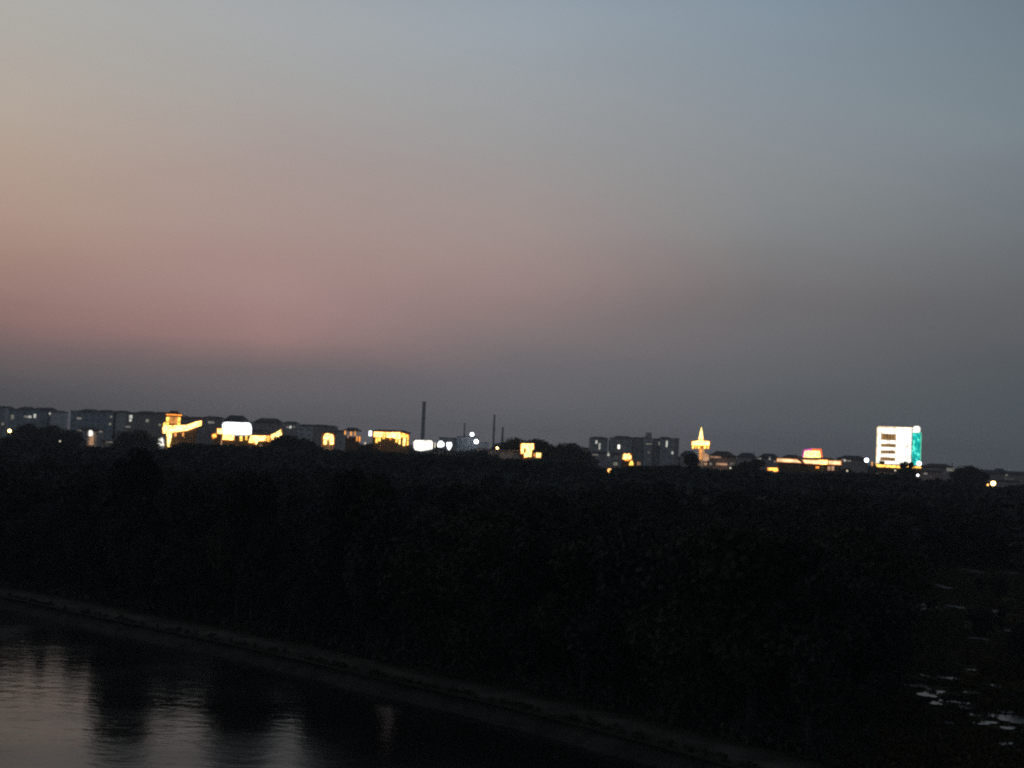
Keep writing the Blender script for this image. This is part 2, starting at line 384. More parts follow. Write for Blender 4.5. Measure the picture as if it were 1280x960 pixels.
for i, (rx, rz, zc, cl, mt, fl, nl) in enumerate(((3.7,4.3,5.4,22,'leaf_deep',0,8000),(4.2,4.1,5.5,26,'leaf_olive',0,8800),(3.2,4.6,5.3,20,'leaf_blue',.35,7200),
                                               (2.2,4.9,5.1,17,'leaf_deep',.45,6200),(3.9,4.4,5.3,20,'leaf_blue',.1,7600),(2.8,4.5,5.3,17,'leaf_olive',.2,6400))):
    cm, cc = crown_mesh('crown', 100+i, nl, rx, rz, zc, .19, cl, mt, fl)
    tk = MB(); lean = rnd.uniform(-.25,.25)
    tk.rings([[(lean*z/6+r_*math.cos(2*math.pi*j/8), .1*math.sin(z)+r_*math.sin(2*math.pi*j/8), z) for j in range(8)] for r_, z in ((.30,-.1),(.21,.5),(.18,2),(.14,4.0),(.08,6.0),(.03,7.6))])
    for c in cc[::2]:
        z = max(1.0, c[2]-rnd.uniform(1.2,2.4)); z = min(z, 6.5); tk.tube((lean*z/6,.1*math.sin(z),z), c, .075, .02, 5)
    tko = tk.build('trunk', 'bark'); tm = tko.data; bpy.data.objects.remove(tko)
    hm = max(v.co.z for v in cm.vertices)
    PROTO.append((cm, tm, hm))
def tree(x, y, h, label, group, k=None, wide=1.0, name='tree'):
    k = rnd.randrange(6) if k is None else k
    cm, tm, hm = PROTO[k]; s = h/hm
    o = empty(name, (x,y,0), label, 'tree', group, rnd.uniform(0,6.28)); o.scale = (s*wide, s*wide, s)
    for nm, me in (('trunk',tm),('crown',cm)):
        c = bpy.data.objects.new(nm, me); col.objects.link(c); c.parent = o
    return o

taken = []
def free(x, y, d):
    return all((x-a)**2+(y-b_)**2 > d*d for a, b_ in taken)
def in_view(x, y, m_=1.12): return y > 20 and abs(x)/y < .364*m_ + 8/y

# front row, along the path (their reflections make the streaks in the river)
FRONT = []                                     # (bank px x, height)
def bank_at(px):
    best = None
    for p in offset(BL, 7.0):
        if p[1] < 30: continue
        e = abs(p[0]/p[1] - (px-640)/F)
        if best is None or e < best[0]: best = (e, p)
    return best[1]
front_line = []
fl = offset(smooth_line(BANK, 40), 6.6)
last = None
for p in fl:
    if p[1] < 45 or not in_view(*p, 1.3): continue
    if last is None or math.hypot(p[0]-last[0], p[1]-last[1]) > last[2]:
        front_line.append(p); last = (p[0], p[1], rnd.uniform(1.9,2.6) if 640+F*p[0]/p[1] < 500 else rnd.uniform(3.2,5.0))
REFL = ((-120,150,856),(186,304,898),(350,382,925),(382,432,945),(448,474,930),(582,598,900))   # where the sky shows in the river: column, first row
def scrub_max(x, y):
    """the clearing at the right stays low enough to see its wet patches"""
    if 640 + F*x/y < 1098: return 99
    for Dp, lim in ((112,110),(172,166),(222,214)):
        if y < lim: return CAM_Z*(1-y/Dp)*1.05
    return 99
def refl_max(x, y):
    u = 640 + F*x/y
    for a, b_, py in REFL:
        if a <= u <= b_: return (py-(562+(u-15-640)*.0437))/F*y - (CAM_Z-WZ)
    return 99
for p in front_line:
    x, y = p[0]+rnd.uniform(-.8,.8), p[1]+rnd.uniform(-.8,1.2)
    if track_dist(x,y) < 3.5: continue
    u = 640 + F*x/y; lim = refl_max(x,y)
    h = max(2.4, lim*rnd.uniform(.66,1.0)) if lim < 50 else (rnd.uniform(13.2,15.5) if u < 500 else rnd.uniform(10.8,13.6))
    h = min(h, scrub_max(x,y))
    if h < 2.2: continue
    tall = 142 < u < 500 and lim > 50
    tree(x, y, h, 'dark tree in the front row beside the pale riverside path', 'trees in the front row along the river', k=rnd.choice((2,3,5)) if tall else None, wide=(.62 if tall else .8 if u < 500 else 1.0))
    taken.append((x,y))
n_front = len(taken)
# the nearer wood behind: individual trees
cnt = 0; tries = 0
while cnt < 225 and tries < 60000:
    tries += 1
    y = 60 + 195*rnd.random()**.75; x = rnd.uniform(-.42,.44)*y
    if not in_view(x,y): continue
    if not free(x,y,5.4): continue
    s = land_side(x,y)
    if s < 11 or track_dist(x,y) < 5.2: continue
    u = 640 + F*x/y
    h = rnd.uniform(8.5,12.5)
    h = min(max(3.5, min(h, refl_max(x,y)*rnd.uniform(.88,1.0))), scrub_max(x,y)*rnd.uniform(.8,1.05))      # low where the river shows sky between reflections
    if h < 2.2: continue
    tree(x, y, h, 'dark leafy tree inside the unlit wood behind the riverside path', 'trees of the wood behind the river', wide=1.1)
    taken.append((x,y)); cnt += 1

r = np.random.default_rng(5)
# undergrowth under the first rows of trees
def bushes(name, spots, n, size, material):
    vs = []
    for x, y, w_, h_ in spots:
        u_ = r.normal(size=(n,3)); u_ /= np.linalg.norm(u_,axis=1)[:,None]; u_[:,2] = np.abs(u_[:,2])
        ps = u_*r.uniform(.5,1.05,n)[:,None]*np.array((w_,w_,h_)) + np.array((x,y,0))
        a = r.normal(size=(n,3)); a /= np.linalg.norm(a,axis=1)[:,None]; b_ = np.cross(a, r.normal(size=(n,3))); b_ /= np.linalg.norm(b_,axis=1)[:,None]
        s = r.uniform(.5,1.0,n)[:,None]*size
        vs.append(np.stack([ps-a*s-b_*s*.55, ps+a*s*.2-b_*s*.7, ps+a*s+b_*s*.35, ps-a*s*.1+b_*s*.7],1).reshape(-1,3))
    o = bpy.data.objects.new(name, mesh_np(name, np.concatenate(vs), material)); col.objects.link(o); return o
spots = []
for _ in range(40000):
    if len(spots) > 1900: break
    y = 55+130*r.random(); x = r.uniform(-.45,.5)*y
    if not in_view(x,y,1.2): continue
    s_ = land_side(x,y); td = track_dist(x,y)
    if s_ < 5.6 or s_ > 26 or td < (9 if x/y > .24 else 3): continue
    spots.append((x,y,r.uniform(.7,1.8),r.uniform(.5,1.0)+min(1.5,(s_-5)*.16)))
tag(bushes('undergrowth', spots, 60, .30, 'leaf_deep'), 'dark undergrowth along the inner edge of the riverside path', 'undergrowth', kind='stuff')
spots = []
for _ in range(1500):
    (ax,ay),(bx,by) = TRACK[(k := r.integers(0,len(TRACK)-1))], TRACK[k+1]; t_ = r.random()
    spots.append((ax+(bx-ax)*t_+r.normal()*3.2, ay+(by-ay)*t_+r.normal()*2, r.uniform(.2,.6), r.uniform(.08,.30)))
OFFS = {k: offset(BL, k) for k in (.25, 5.0)}     # weeds on both edges of the path
for _ in range(1300):
    i = r.integers(0,len(BL)-1)
    if not 40 < BL[i][1] < 210: continue
    side = .25 if r.random() < .55 else 5.0
    p, q_ = OFFS[side][i], OFFS[side][i+1]; t_ = r.random(); e_ = r.normal()*.35
    spots.append((p[0]+(q_[0]-p[0])*t_+e_*.7, p[1]+(q_[1]-p[1])*t_+e_*.7, r.uniform(.12,.5), r.uniform(.1,.45)))
spots = [q for q in spots if land_side(q[0],q[1]) > .05 and all((q[0]-a)**2+(q[1]+.6-b_)**2 > c*c*.8 for a,b_,c in PUD)]
scrub = []
for _ in range(60000):
    if len(scrub) > 2300: break
    y = 60+210*r.random()**1.3; x = r.uniform(.24,.47)*y
    if land_side(x,y) < 6: continue
    hh = min(scrub_max(x,y)*.8 if scrub_max(x,y) < 50 else 2.5, r.uniform(.5,1.2)+ (r.uniform(.5,2.4) if r.random() < .3 else 0))
    if hh < .25: continue
    pd = min((x-a)**2+(y-b_)**2-(.55*c)**2 for a,b_,c in PUD)
    # in front of a wet patch the growth is low, so the water stays in sight
    if pd < .3: continue
    see = [CAM_Z*(1-y/b_)*.7 for a,b_,c in PUD if 0 < b_-y < 60 and abs(x-a*y/b_) < c*.75+.6]
    blk = bool(see)
    if blk: hh = min(hh, min(see))
    if hh < .12: continue
    scrub.append((x,y,min(r.uniform(.5,1.5), hh*2+.2),hh))
tag(bushes('scrub', scrub, 60, .18, 'leaf_brown'), 'dark olive scrub around the wet patches at the right', 'scrub', kind='stuff')
tag(bushes('weeds', spots, 26, .14, 'leaf_olive'), 'low weeds along the riverside path and the wet clearing', 'weeds', kind='stuff')

# the far wood: one mass
low_protos = []
for i, (rx, rz, zc) in enumerate(((3.7,3.3,6.3),(4.2,3.1,6.6),(3.1,4.0,5.8),(2.3,4.5,5.4))):
    nl = 230; u_ = r.normal(size=(nl,3)); u_ /= np.linalg.norm(u_,axis=1)[:,None]
    bump = 1 + .18*np.sin(u_[:,0]*5+i)*np.sin(u_[:,1]*5)
    ps = u_*r.uniform(.55,1.08,nl)[:,None]*bump[:,None]*np.array((rx,rx,rz)) + np.array((0,0,zc))
    a = r.normal(size=(nl,3)); a /= np.linalg.norm(a,axis=1)[:,None]; b_ = np.cross(a, r.normal(size=(nl,3))); b_ /= np.linalg.norm(b_,axis=1)[:,None]
    s = r.uniform(.5,1.0,nl)[:,None]*.85
    low_protos.append(np.stack([ps-a*s-b_*s*.55, ps+a*s*.2-b_*s*.7, ps+a*s+b_*s*.35, ps-a*s*.1+b_*s*.7],1).reshape(-1,3))
low_h = [p[:,2].max() for p in low_protos]
def wood(name, spots):
    vs = []
    for x, y, h, wd in spots:
        k = r.integers(0,4); s = h/low_h[k]; a = r.uniform(0,6.28)
        p = low_protos[k]*np.array((s*wd,s*wd,s)); c, s_ = math.cos(a), math.sin(a)
        vs.append(np.stack([p[:,0]*c-p[:,1]*s_+x, p[:,0]*s_+p[:,1]*c+y, p[:,2]],1))
    o = bpy.data.objects.new(name, mesh_np(name, np.concatenate(vs), 'wood_leaf')); col.objects.link(o); return o
EDGE = [(-200,545),(0,546),(60,550),(110,557),(200,561),(216,562),(240,549),(265,551),(300,554),(340,553),(400,557),(430,554),(465,557),(500,559),(516,564),(570,562),(600,567),(650,573.5),(680,574),(740,574),(756,586),(768,588),(780,583.5),(800,583),(850,581),(870,583),(915,588),(960,591),(1000,591),(1050,590),(1095,588),(1130,590),(1150,599),(1190,598),(1232,609),(1246,609),(1280,606),(1500,612)]
def edge_z(x, y):
    u = 640 + F*x/y
    for (a,p),(b_,q) in zip(EDGE, EDGE[1:]):
        if a <= u <= b_: e = p+(q-p)*(u-a)/(b_-a); break
    else: e = 560
    return P(u, e, y).z
spots = []; grid = {}
def gfree(x, y, d):
    gx, gy = int(x//d), int(y//d)
    for i in (-1,0,1):
        for j in (-1,0,1):
            for a, b_ in grid.get((gx+i,gy+j),()):
                if (x-a)**2+(y-b_)**2 < d*d: return False
    grid.setdefault((gx,gy),[]).append((x,y)); return True
CLEAR = [(215,640,14),(308,640,14),(490,630,12),(529,620,10),(556,620,8),(660,628,9),(784,615,8),(762,450,6),(878,640,8),(1010,640,14),(1124,690,13),(965,600,5),(1241,560,6)]
for _ in range(26000):
    y = 150 + 480*r.random()**.8; x = r.uniform(-.47,.47)*y
    if y < 255 and any((x-a)**2+(y-b_)**2 < 33 for a, b_ in taken): continue
    if y < 262 and in_view(x,y,1.0) and y < 200: continue
    if not gfree(x,y,6.0): continue
    if land_side(x,y) < 14 or track_dist(x,y) < 6: continue
    if any(abs(x-(px-640)/F*Y)<q and y > Y-6 for px,Y,q in CLEAR): continue
    h = min(r.uniform(8.2,11.6), edge_z(x,y)-.1) if y < 420 else min(13.5, edge_z(x,y)+.35-abs(r.normal())*1.1)
    h = min(h, scrub_max(x,y)*r.uniform(.8,1.1))
    if h < 3: continue
    spots.append((x,y,h,r.uniform(1.0,1.3)))
tag(wood('woodland', spots), 'black unlit wood spreading from the river towards the lit town', 'woodland', kind='stuff')
# belt of trees beyond the town, up to the skyline
spots = []
for _ in range(1500):
    y = r.uniform(980,2300); x = r.uniform(-.46,.46)*y
    px = 640 + F*x/y
    h = r.uniform(11,16.5) + (y-980)/1320*2.0
    spots.append((x,y,h,r.uniform(1.3,2.0)))
tag(wood('distant_woodland', spots), 'hazy dark belt of trees along the skyline behind the town', 'woodland', kind='stuff')

def skyline(px, ytop, Y, label, group, k, wide=1.2):
    p = P(px, ytop, Y); tree(p.x, Y, p.z, label, group, k, wide)
for px, yt, Y, k in ((342,552,598,0),(350,546,600,1),(359,544,602,4),(368,543,604,0),(378,546,600,1),(386,551,598,5),(394,556,596,0)):
    skyline(px, yt, Y, 'tall black tree in the clump right of the golden eaves', 'clump of tall trees right of the lit hall', k)
for px, yt, Y, k in ((1199,584,640,2),(1208,581,642,0),(1216,582,640,3),(1223,585,640,2)):
    skyline(px, yt, Y, 'tall dark tree in the clump right of the white tower', 'clump of tall trees right of the tower', k)
for px, yt, Y, k in ((30,531,640,1),(42,529,640,4),(54,533,640,0),(76,531,640,4),(84,536,640,0)):
    skyline(px, yt, Y, 'bushy dark tree standing before the leftmost apartment blocks', 'trees before the leftmost apartments', k)
for px, yt, Y, k in ((158,538,640,1),(170,536,640,0),(185,541,640,4)):
    skyline(px, yt, Y, 'dark tree between the kiosk and the golden gate tower', 'trees left of the gate tower', k)
for px, yt, Y, k in ((626,556,700,1),(634,552,705,0),(643,549,700,4),(650,546,690,1),(660,547,690,0),(672,551,700,1),(682,549,705,4),(692,553,700,0),(703,556,700,1)):
    skyline(px, yt, Y, 'dark tree crowding behind the yellow lit pavilion', 'trees behind the yellow pavilion', k, 1.35)
for px, yt, Y, k in ((714,553,690,0),(725,553,690,4)):
    skyline(px, yt, Y, 'round dark tree left of the middle apartment blocks', 'round trees left of the middle apartments', k, 1.1)
for px, yt, Y, k in ((935,576,640,5),(945,573,640,2),(926,579,640,0)):
    skyline(px, yt, Y, 'dark tree between the golden pagoda and the low hall', 'trees right of the pagoda', k)
skyline(861, 566, 640, 'dark tree just left of the golden pagoda', None, 2)
skyline(1060, 584, 640, 'dark tree between the low hall and the white tower', None, 1)
skyline(456, 555, 600, 'dark tree below the long gold colonnade', None, 1)
skyline(604, 562, 600, 'low dark tree right of the two round floodlights', None, 4)

# ------------------------------------------------------------------ apartment blocks
def window_mesh(w_, h_):
    return MB().box(-w_/2, w_/2, -.06, .12, -h_/2, h_)
def apartment(label, x0, x1, ytop, Y, roofs, lit=(), wall='wall_grey', depth=13, end=None, group='apartment blocks', cols=None, floors=5, roofm='roof_dark'):
    bld = B('apartment_block', (x0+x1)/2, Y, label, 'apartment block', group, py=ytop)
    bld.wall(x0, x1, ytop, wall, depth)
    # parapet band
    bld.rect('parapet', x0-.4, x1+.4, ytop-.6, ytop+1.2, wall, -.35, .3)
    for a, b_, yr in roofs: bld.hip(a, b_, ytop-.5, yr, roofm, depth+.8, ridge=.62, curve=.8)
    if end:
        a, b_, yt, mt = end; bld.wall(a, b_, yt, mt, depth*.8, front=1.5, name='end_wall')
        bld.hip(a-.3, b_+.3, yt, yt-1.6, roofm, depth*.8+.6, front=1.2, ridge=.6, name='end_roof')
    sp = 7.2 if cols is None else cols
    n = max(1, int((x1-x0)/sp)); fh = 3.0*F/Y
    for c in range(n):
        for f_ in range(floors):
            px = x0 + (c+.5)*(x1-x0)/n; py = ytop + 2.6 + (f_+.25)*fh
            if any(abs(px-a)<4.2 and abs(py-b_)<4 for a,b_,*_ in lit): continue
            bld.rect('window', px-1.7, px+1.7, py-1.6, py+1.6, 'glass_dark', -.06, .2)
    for a, b_, ww, hh, mt in lit:
        fr = bld.rect('window', a-ww/2-.5, a+ww/2+.5, b_-hh/2-.5, b_+hh/2+.5, 'roof_dark', -.08, .3)
        bld.rect('pane', a-ww/2, a+ww/2, b_-hh/2, b_+hh/2, mt, -.14, .1, parent=fr)
    return bld
WW, WD, WB = 'win_white', 'win_dim', 'win_bright'
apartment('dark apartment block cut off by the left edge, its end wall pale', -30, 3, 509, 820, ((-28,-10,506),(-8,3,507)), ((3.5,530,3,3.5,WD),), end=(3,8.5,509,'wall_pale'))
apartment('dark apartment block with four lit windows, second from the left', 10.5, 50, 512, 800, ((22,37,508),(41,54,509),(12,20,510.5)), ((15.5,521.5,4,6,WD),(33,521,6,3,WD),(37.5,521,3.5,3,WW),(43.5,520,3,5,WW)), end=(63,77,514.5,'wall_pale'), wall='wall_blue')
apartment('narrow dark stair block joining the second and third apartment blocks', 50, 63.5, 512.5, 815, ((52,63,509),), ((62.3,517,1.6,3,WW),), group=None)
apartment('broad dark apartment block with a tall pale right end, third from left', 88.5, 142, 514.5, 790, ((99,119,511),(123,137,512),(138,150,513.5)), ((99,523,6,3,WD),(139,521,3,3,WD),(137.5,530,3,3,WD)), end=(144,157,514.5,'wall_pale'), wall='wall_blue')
apartment('brownish apartment block with a bright corner window, left of the golden gate', 158, 207, 516.5, 780, ((171,191,513.5),(194,208,514.5),(159,168,515)), ((163.5,521,4,4.5,WW),(163,525.5,3,3,WW),(184,526,4,4,WD),(200,531,3,3,WD),(160,533.5,7,2,WD)), wall='wall_brown')
apartment('long low apartment block behind the golden gate tower', 214, 277, 523, 800, ((216,234,519),(236,251,520.5),(253,276,520)), ((264,528,8,3,WD),), wall='wall_rose', floors=4)
apartment('dark block with a peaked roof behind the white lit sign', 277, 314, 526, 790, ((280,306,519),), (), wall='wall_grey', floors=3)
apartment('brown block with a broad peaked roof right of the white sign', 317, 352, 528, 780, ((318,350,522.5),), (), wall='wall_rose', floors=4)
apartment('small grey block with a row of lit top windows, left of the tree clump', 354, 371, 529, 800, ((355,370,526.5),), ((359,534,3,2.5,WD),(363,534,3,3,WW),(367.5,533.5,2,2,WD)), floors=3)
apartment('pale low block half hidden by the black tree clump', 372, 391, 532.5, 790, ((374,390,530),), (), wall='wall_pale', floors=3)
apartment('wide pale flat block above the small lit archway', 391, 419, 532, 760, ((393,409,530.5),), (), wall='wall_brown', floors=4, end=(419,430,539,'wall_grey'))
G2 = 'middle apartment blocks'
apartment('middle apartment block farthest left, with a lit stairwell', 737.5, 760, 547.5, 850, ((740,758,545.8),), ((745.5,552.5,2.5,4,WW),(749.5,558,2.2,8,WW)), group=G2, wall='wall_grey', cols=9, floors=4)
apartment('middle apartment block with one bright warm window', 763, 790, 547.5, 850, ((768,791,544.8),), ((773.5,558.5,2.5,5,WB),(777.5,558,1.5,2,WD)), group=G2, cols=9, floors=4)
apartment('plain dark middle apartment block left of the roof tower', 791.5, 806, 548, 855, ((792,806,546.3),), (), group=G2, cols=7, floors=4)
ap = apartment('middle apartment block carrying a small square roof tower', 806.5, 815, 547, 845, ((806,809,545.8),), ((811,555,8,1.4,WD),(811,565.5,2.5,3,WD)), group=G2, cols=9, floors=4)
ap.wall(808.5, 815, 540.5, 'wall_grey', 5, front=2, name='roof_tower')
apartment('narrow middle apartment block with a dim window', 817.5, 825.5, 549, 850, ((818,825,547.8),), ((824,554.5,1.8,5,WD),), group=G2, cols=7, floors=4)
apartment('middle apartment block with a lit stairwell, right of the roof tower', 826, 842, 547.8, 845, ((826.5,838,546),), ((833.5,555,2.3,8,WW),(840.5,566,2.3,3.5,WW)), group=G2, cols=8, floors=4)
apartment('slim middle apartment block farthest right', 843, 849, 548.8, 855, ((843,849,547.5),), (), group=G2, cols=6, floors=4)

# ------------------------------------------------------------------ lit buildings
# golden gate tower
g = B('gate_tower', 224, 650, 'golden gate tower outlined in lights with one upswept eave', 'gate tower', py=530)
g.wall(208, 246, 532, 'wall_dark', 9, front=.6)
g.hip(203, 252, 533, 528.5, 'roof_dark', 11, front=-.2, ridge=.5, upturn=1.0, name='lower_roof')
g.poly('eave_light', [(204,541.5),(203.3,535),(206,530.5),(209,532),(232,531.5),(243,527.5),(250.5,525.8),(250.5,532),(243,534),(233,538),(214,540.8)], 'led_yellow', -.9, .5)  # glowing slab in place of floodlight falling on the lower roof
g.poly('corner_light', [(204.3,534),(204.3,529),(206.5,527.5),(207,531)], 'led_gold', -.8, .4)
c = g.poly('column', [(208.2,541.5),(214.6,540.8),(213,551),(211.5,557),(212.5,561),(210.2,563),(209.2,555)], 'led_yellow', -.7, .8)
g.rect('column', 218,220.6,540.5,545.5,'led_amber',-.3,.6); g.rect('column', 227.3,229.6,540.5,545.5,'led_amber',-.3,.6)
g.wall(210, 225, 519, 'wall_brown', 5, front=1.2, z0=g.z(217,530), name='upper_storey')
g.rect('window', 212,222.5,521,529.5,'led_amber',1.05,.12)  # orange floodlit wall put in as a glowing panel, not a real window
g.rect('column', 208.6,211.8,521.5,532,'led_gold',.7,.5); g.rect('column', 222.4,225.8,521.5,532,'led_gold',.7,.5)
g.hip(206.5,228.5,519,513.3,'roof_red',7,front=-.1,ridge=.35,upturn=.6,name='upper_roof')
g.rect('eave_light', 208,227,517.8,519.4,'led_orange',-.35,.2)
# white-sign hall
h = B('hall', 308, 660, 'wide low hall with glowing white sign above golden eaves', 'hall', py=545)
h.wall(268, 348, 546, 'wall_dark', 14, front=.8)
h.hip(264, 352, 546, 536, 'roof_dark', 16.5, front=-.2, ridge=.6, upturn=1.2)
h.wall(279, 314, 529, 'wall_grey', 4, front=1.0, z0=h.z(296,545), name='sign_wall')
h.poly('sign', [(278.6,543.5),(278.6,531),(280.5,528.2),(284,527.6),(312,528.6),(313.6,531),(314.8,536),(314.2,543)], 'led_white', .4, .4)
h.rect('eave_light', 272.3,278.3,536,542,'led_yellow',-.4,.3); h.poly('eave_light', [(266,544),(270.5,541),(271,546),(267,548.2)], 'led_gold', -.5,.3)
h.rect('eave_light', 278.5,292.3,543.3,549.7,'led_yellow',-.7,.3)
h.rect('column', 299.8,303,545,551,'led_gold',-.3,.5); h.rect('column', 306.6,309,544.5,550,'led_gold',-.3,.5)
h.poly('eave_light', [(310.5,553),(313,544.5),(334,545),(344,541),(350.3,536.5),(351.3,543.5),(344,548.5),(335,551),(322,551),(320,555.5),(317,553.5)], 'led_yellow', -.7,.3)
h.rect('eave_light', 333,337,544.8,552,'led_gold',-.95,.2)
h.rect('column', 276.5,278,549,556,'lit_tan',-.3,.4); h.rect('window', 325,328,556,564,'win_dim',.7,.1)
# small archway
a_ = B('archway', 411, 640, 'small archway glowing yellow below the wide pale block', 'archway', py=548)
a_.wall(402, 419, 541, 'wall_brown', 5, front=.7); a_.hip(401,420,541,538.5,'roof_dark',6.5,front=.1)
a_.poly('arch_light', [(404.6,555.5),(404.6,546),(406.5,542.5),(411,541.2),(415.5,543),(417,547),(416.8,555),(412.6,555.5),(412,549.5),(410,548.5),(408.6,550),(408,555.5)], 'led_yellow', .2,.4)
# orange-lit pavilion
p_ = B('pavilion', 440, 640, 'small dark pavilion with flickering orange lights beside the long colonnade', 'pavilion', py=545)
p_.wall(432, 449, 546, 'wall_dark', 4, front=1.5); p_.hip(429.5,451.5,538.5,534.5,'roof_dark',7,front=-.1,upturn=.5)
for x0,x1,y0,y1,mt in ((430.6,432.6,538,543.5,'led_amber'),(437.6,440.4,539.5,544.5,'led_amber'),(442.6,445,538,544.5,'led_amber'),(434.4,435.8,544,547.5,'lit_tan'),(445.3,447.2,545,551.5,'led_amber'),(448.6,450.4,545.5,552,'led_orange')):
    p_.rect('column', x0,x1,y0,y1,mt,.3,.4)
# colonnade
c_ = B('colonnade', 487, 640, 'long gold-lit colonnade left of the tall chimney', 'colonnade', py=548)
c_.wall(466, 512, 541, 'wall_dark', 8, front=1.0); c_.hip(464.5,513.5,540.5,537.3,'roof_dark',10.5,front=-.2,ridge=.7,upturn=.4)
c_.rect('eave_light', 467.5,481.8,540.2,546.2,'led_yellow',-.4,.4); c_.poly('eave_light', [(483,540.5),(500,540.5),(500.5,548),(496,549),(491,547),(483,546.5)], 'led_yellow',-.4,.4)
c_.poly('eave_light', [(501,541),(509.8,543.6),(510.5,546.5),(501,546.5)], 'led_gold',-.4,.4)
for x0,x1,y0,y1,mt in ((469.6,472.2,546.4,553.5,'led_gold'),(472.8,475.6,546.4,551.5,'led_gold'),(478,481,546.4,548.5,'led_gold'),(487,489,546.8,550,'led_orange'),(494.6,497.3,549.2,553,'led_gold'),(498.4,500.4,548.2,555,'led_yellow'),(503.8,506.6,546.8,557,'led_yellow'),(508.6,510.6,547,556.5,'led_gold')):
    c_.rect('column', x0,x1,y0,y1,mt,.1,.4)
c_.rect('sign', 461.2,464.8,538.5,545,'led_white',-.3,.3)
# LED boards under the chimney
def board(label, pts, Y, x0, x1, ybot, mt):
    bb = B('lit_board', (x0+x1)/2, Y, label, 'lit board', None, py=ybot)
    f_ = bb.rect('frame', x0-.8, x1+.8, min(p[1] for p in pts)-.8, ybot+.8, 'metal_dark', .25, .3)
    bb.poly('screen', pts, mt, 0, .2)
    for q in (x0+(x1-x0)*.2, x0+(x1-x0)*.8):
        xx = bb.x(q, ybot); MB().tube((xx,.5,0),(xx,.5,bb.z(q,ybot)),.16,.16,8).build('post','metal_dark',bb.root)
    return bb
board('broad brilliant white board below the tall chimney', [(517,552.5),(519.5,550),(539.5,550.5),(541,553),(540.5,561),(535,562.5),(526,563.8),(519,562.5),(517,559.5)], 620, 517.5, 540.5, 563, 'led_warm_white')
board('small white board, middle of the three below the chimney', [(547,554.5),(549.5,551),(552.5,551.2),(555.5,554),(555.3,557.5),(552,559),(547,558.6)], 622, 547.5, 555.5, 558.5, 'led_white')
board('small white board tapering downward, rightmost of three below the chimney', [(558.3,553),(564.5,552.8),(565.2,556.5),(563,561),(561,563),(559.3,560),(558.3,557)], 624, 558.5, 565, 562.5, 'led_white')
bb = B('lamp_column', 543.6, 622, 'slim dimly lit column between the white boards', 'lamp column', None, py=558)
MB().lathe([(.25,0),(.2,.4),(.16,bb.z(543.6,559.5))],8).build('post','metal_dark',bb.root); MB().lathe([(.22,bb.z(543.6,559.5)),(.24,bb.z(543.6,553))],8).build('light_tube','lamp_dim',bb.root)
# yellow pavilion in the trees
y_ = B('pavilion', 661, 640, 'bright yellow lit pavilion among trees right of chimneys', 'pavilion', py=563)
y_.wall(650.5, 668, 554, 'wall_dark', 6, front=.7); y_.hip(649,669.5,553.8,551,'roof_dark',8,front=-.1,upturn=.4)
y_.poly('light_panel', [(651.3,567),(651.3,555.5),(652.6,554.4),(666.8,554.4),(667,561.5),(664.4,563),(664,571),(660,570.5),(655.5,572),(655.3,566.3)], 'led_yellow', .1,.4)
y_.rect('window', 654.8,657.4,560.5,566,'frame_brown',-.05,.1); y_.rect('annexe', 665.5,677,565.3,573,'wall_brown',.7,4)
y_.rect('window', 670.6,675.8,566.3,571.6,'led_yellow',.4,.2); y_.rect('window', 666.5,669.3,567,570.5,'led_amber',.4,.2)
# cluster at 784
k_ = B('pavilion', 786, 620, 'small pavilion with a domed yellow roof below the middle apartments', 'pavilion', py=575)
k_.wall(777, 799, 575.5, 'wall_dark', 5, front=.7); k_.hip(777,791,575.5,571,'roof_red',6.5,front=.1)
k_.poly('light_panel', [(778.8,573.8),(779,569),(781,567),(783.5,568),(786,567),(789,569.2),(788.8,573.8)], 'led_yellow', -.2,.3)
k_.rect('light_band', 781,786.5,574,576,'led_orange',-.1,.2); k_.poly('column', [(786.3,581.5),(787.8,577),(789.6,574),(791,577.5),(791.8,581.5)], 'led_gold',.1,.3)
k_.rect('column', 796.4,798,577,581.5,'lit_tan',.3,.3); k_.rect('column', 798.8,800.4,577.5,581.5,'lit_tan',.3,.3)
kk = B('hut', 769, 600, 'tiny hut with a dim wide window between orange lamp and pavilion', 'hut', py=579)
kk.wall(765.5, 773, 576.5, 'wall_brown', 3, front=.4); kk.hip(765,773.5,576.5,575,'roof_dark',4); kk.rect('window', 766.5,772,577,581.8,'win_dim',.25,.1)
# pagoda
q = B('pagoda', 877, 650, 'golden pagoda with a glowing pointed spire', 'pagoda', py=560)
xc = q.x(876.2,550)
zz = lambda y: q.z(876,y)
MB().lathe([(1.35,zz(551.5)),(1.15,zz(549)),(.85,zz(545)),(.55,zz(540)),(.22,zz(536)),(.05,zz(533.8))],12,xc,3).build('spire','led_yellow',q.root)
q.wall(866, 886.8, 552, 'tile_gold', 7, front=.5, z0=zz(560), name='belfry')
MB().hip(q.x(864.8,552), q.x(887.8,552), -.1, 6.6, zz(552.3), zz(549.8), .15, .5, 1.2).build('upper_roof','tile_gold',q.root)
q.poly('eave_light', [(865.2,552),(873,551),(874,549.6),(878.5,549.6),(880,551.3),(886.8,552),(886.8,556.5),(865.2,556.5)], 'led_yellow', -.5,.35)
for x0,x1 in ((865.4,867.6),(869,871),(872.5,875),(880,882.5),(884.3,886.4)): q.rect('column', x0,x1,556.6,561,'led_gold',-.3,.4)
q.wall(873.5,880.5,560,'wall_pale',4,front=.9,name='shaft'); q.rect('shaft_glow', 874.2,876.8,561,574,'led_amber',.7,.15); q.rect('shaft_glow', 877.4,879.6,561,572,'lit_tan',.7,.15)  # floodlighting on the shaft is put into glowing strips
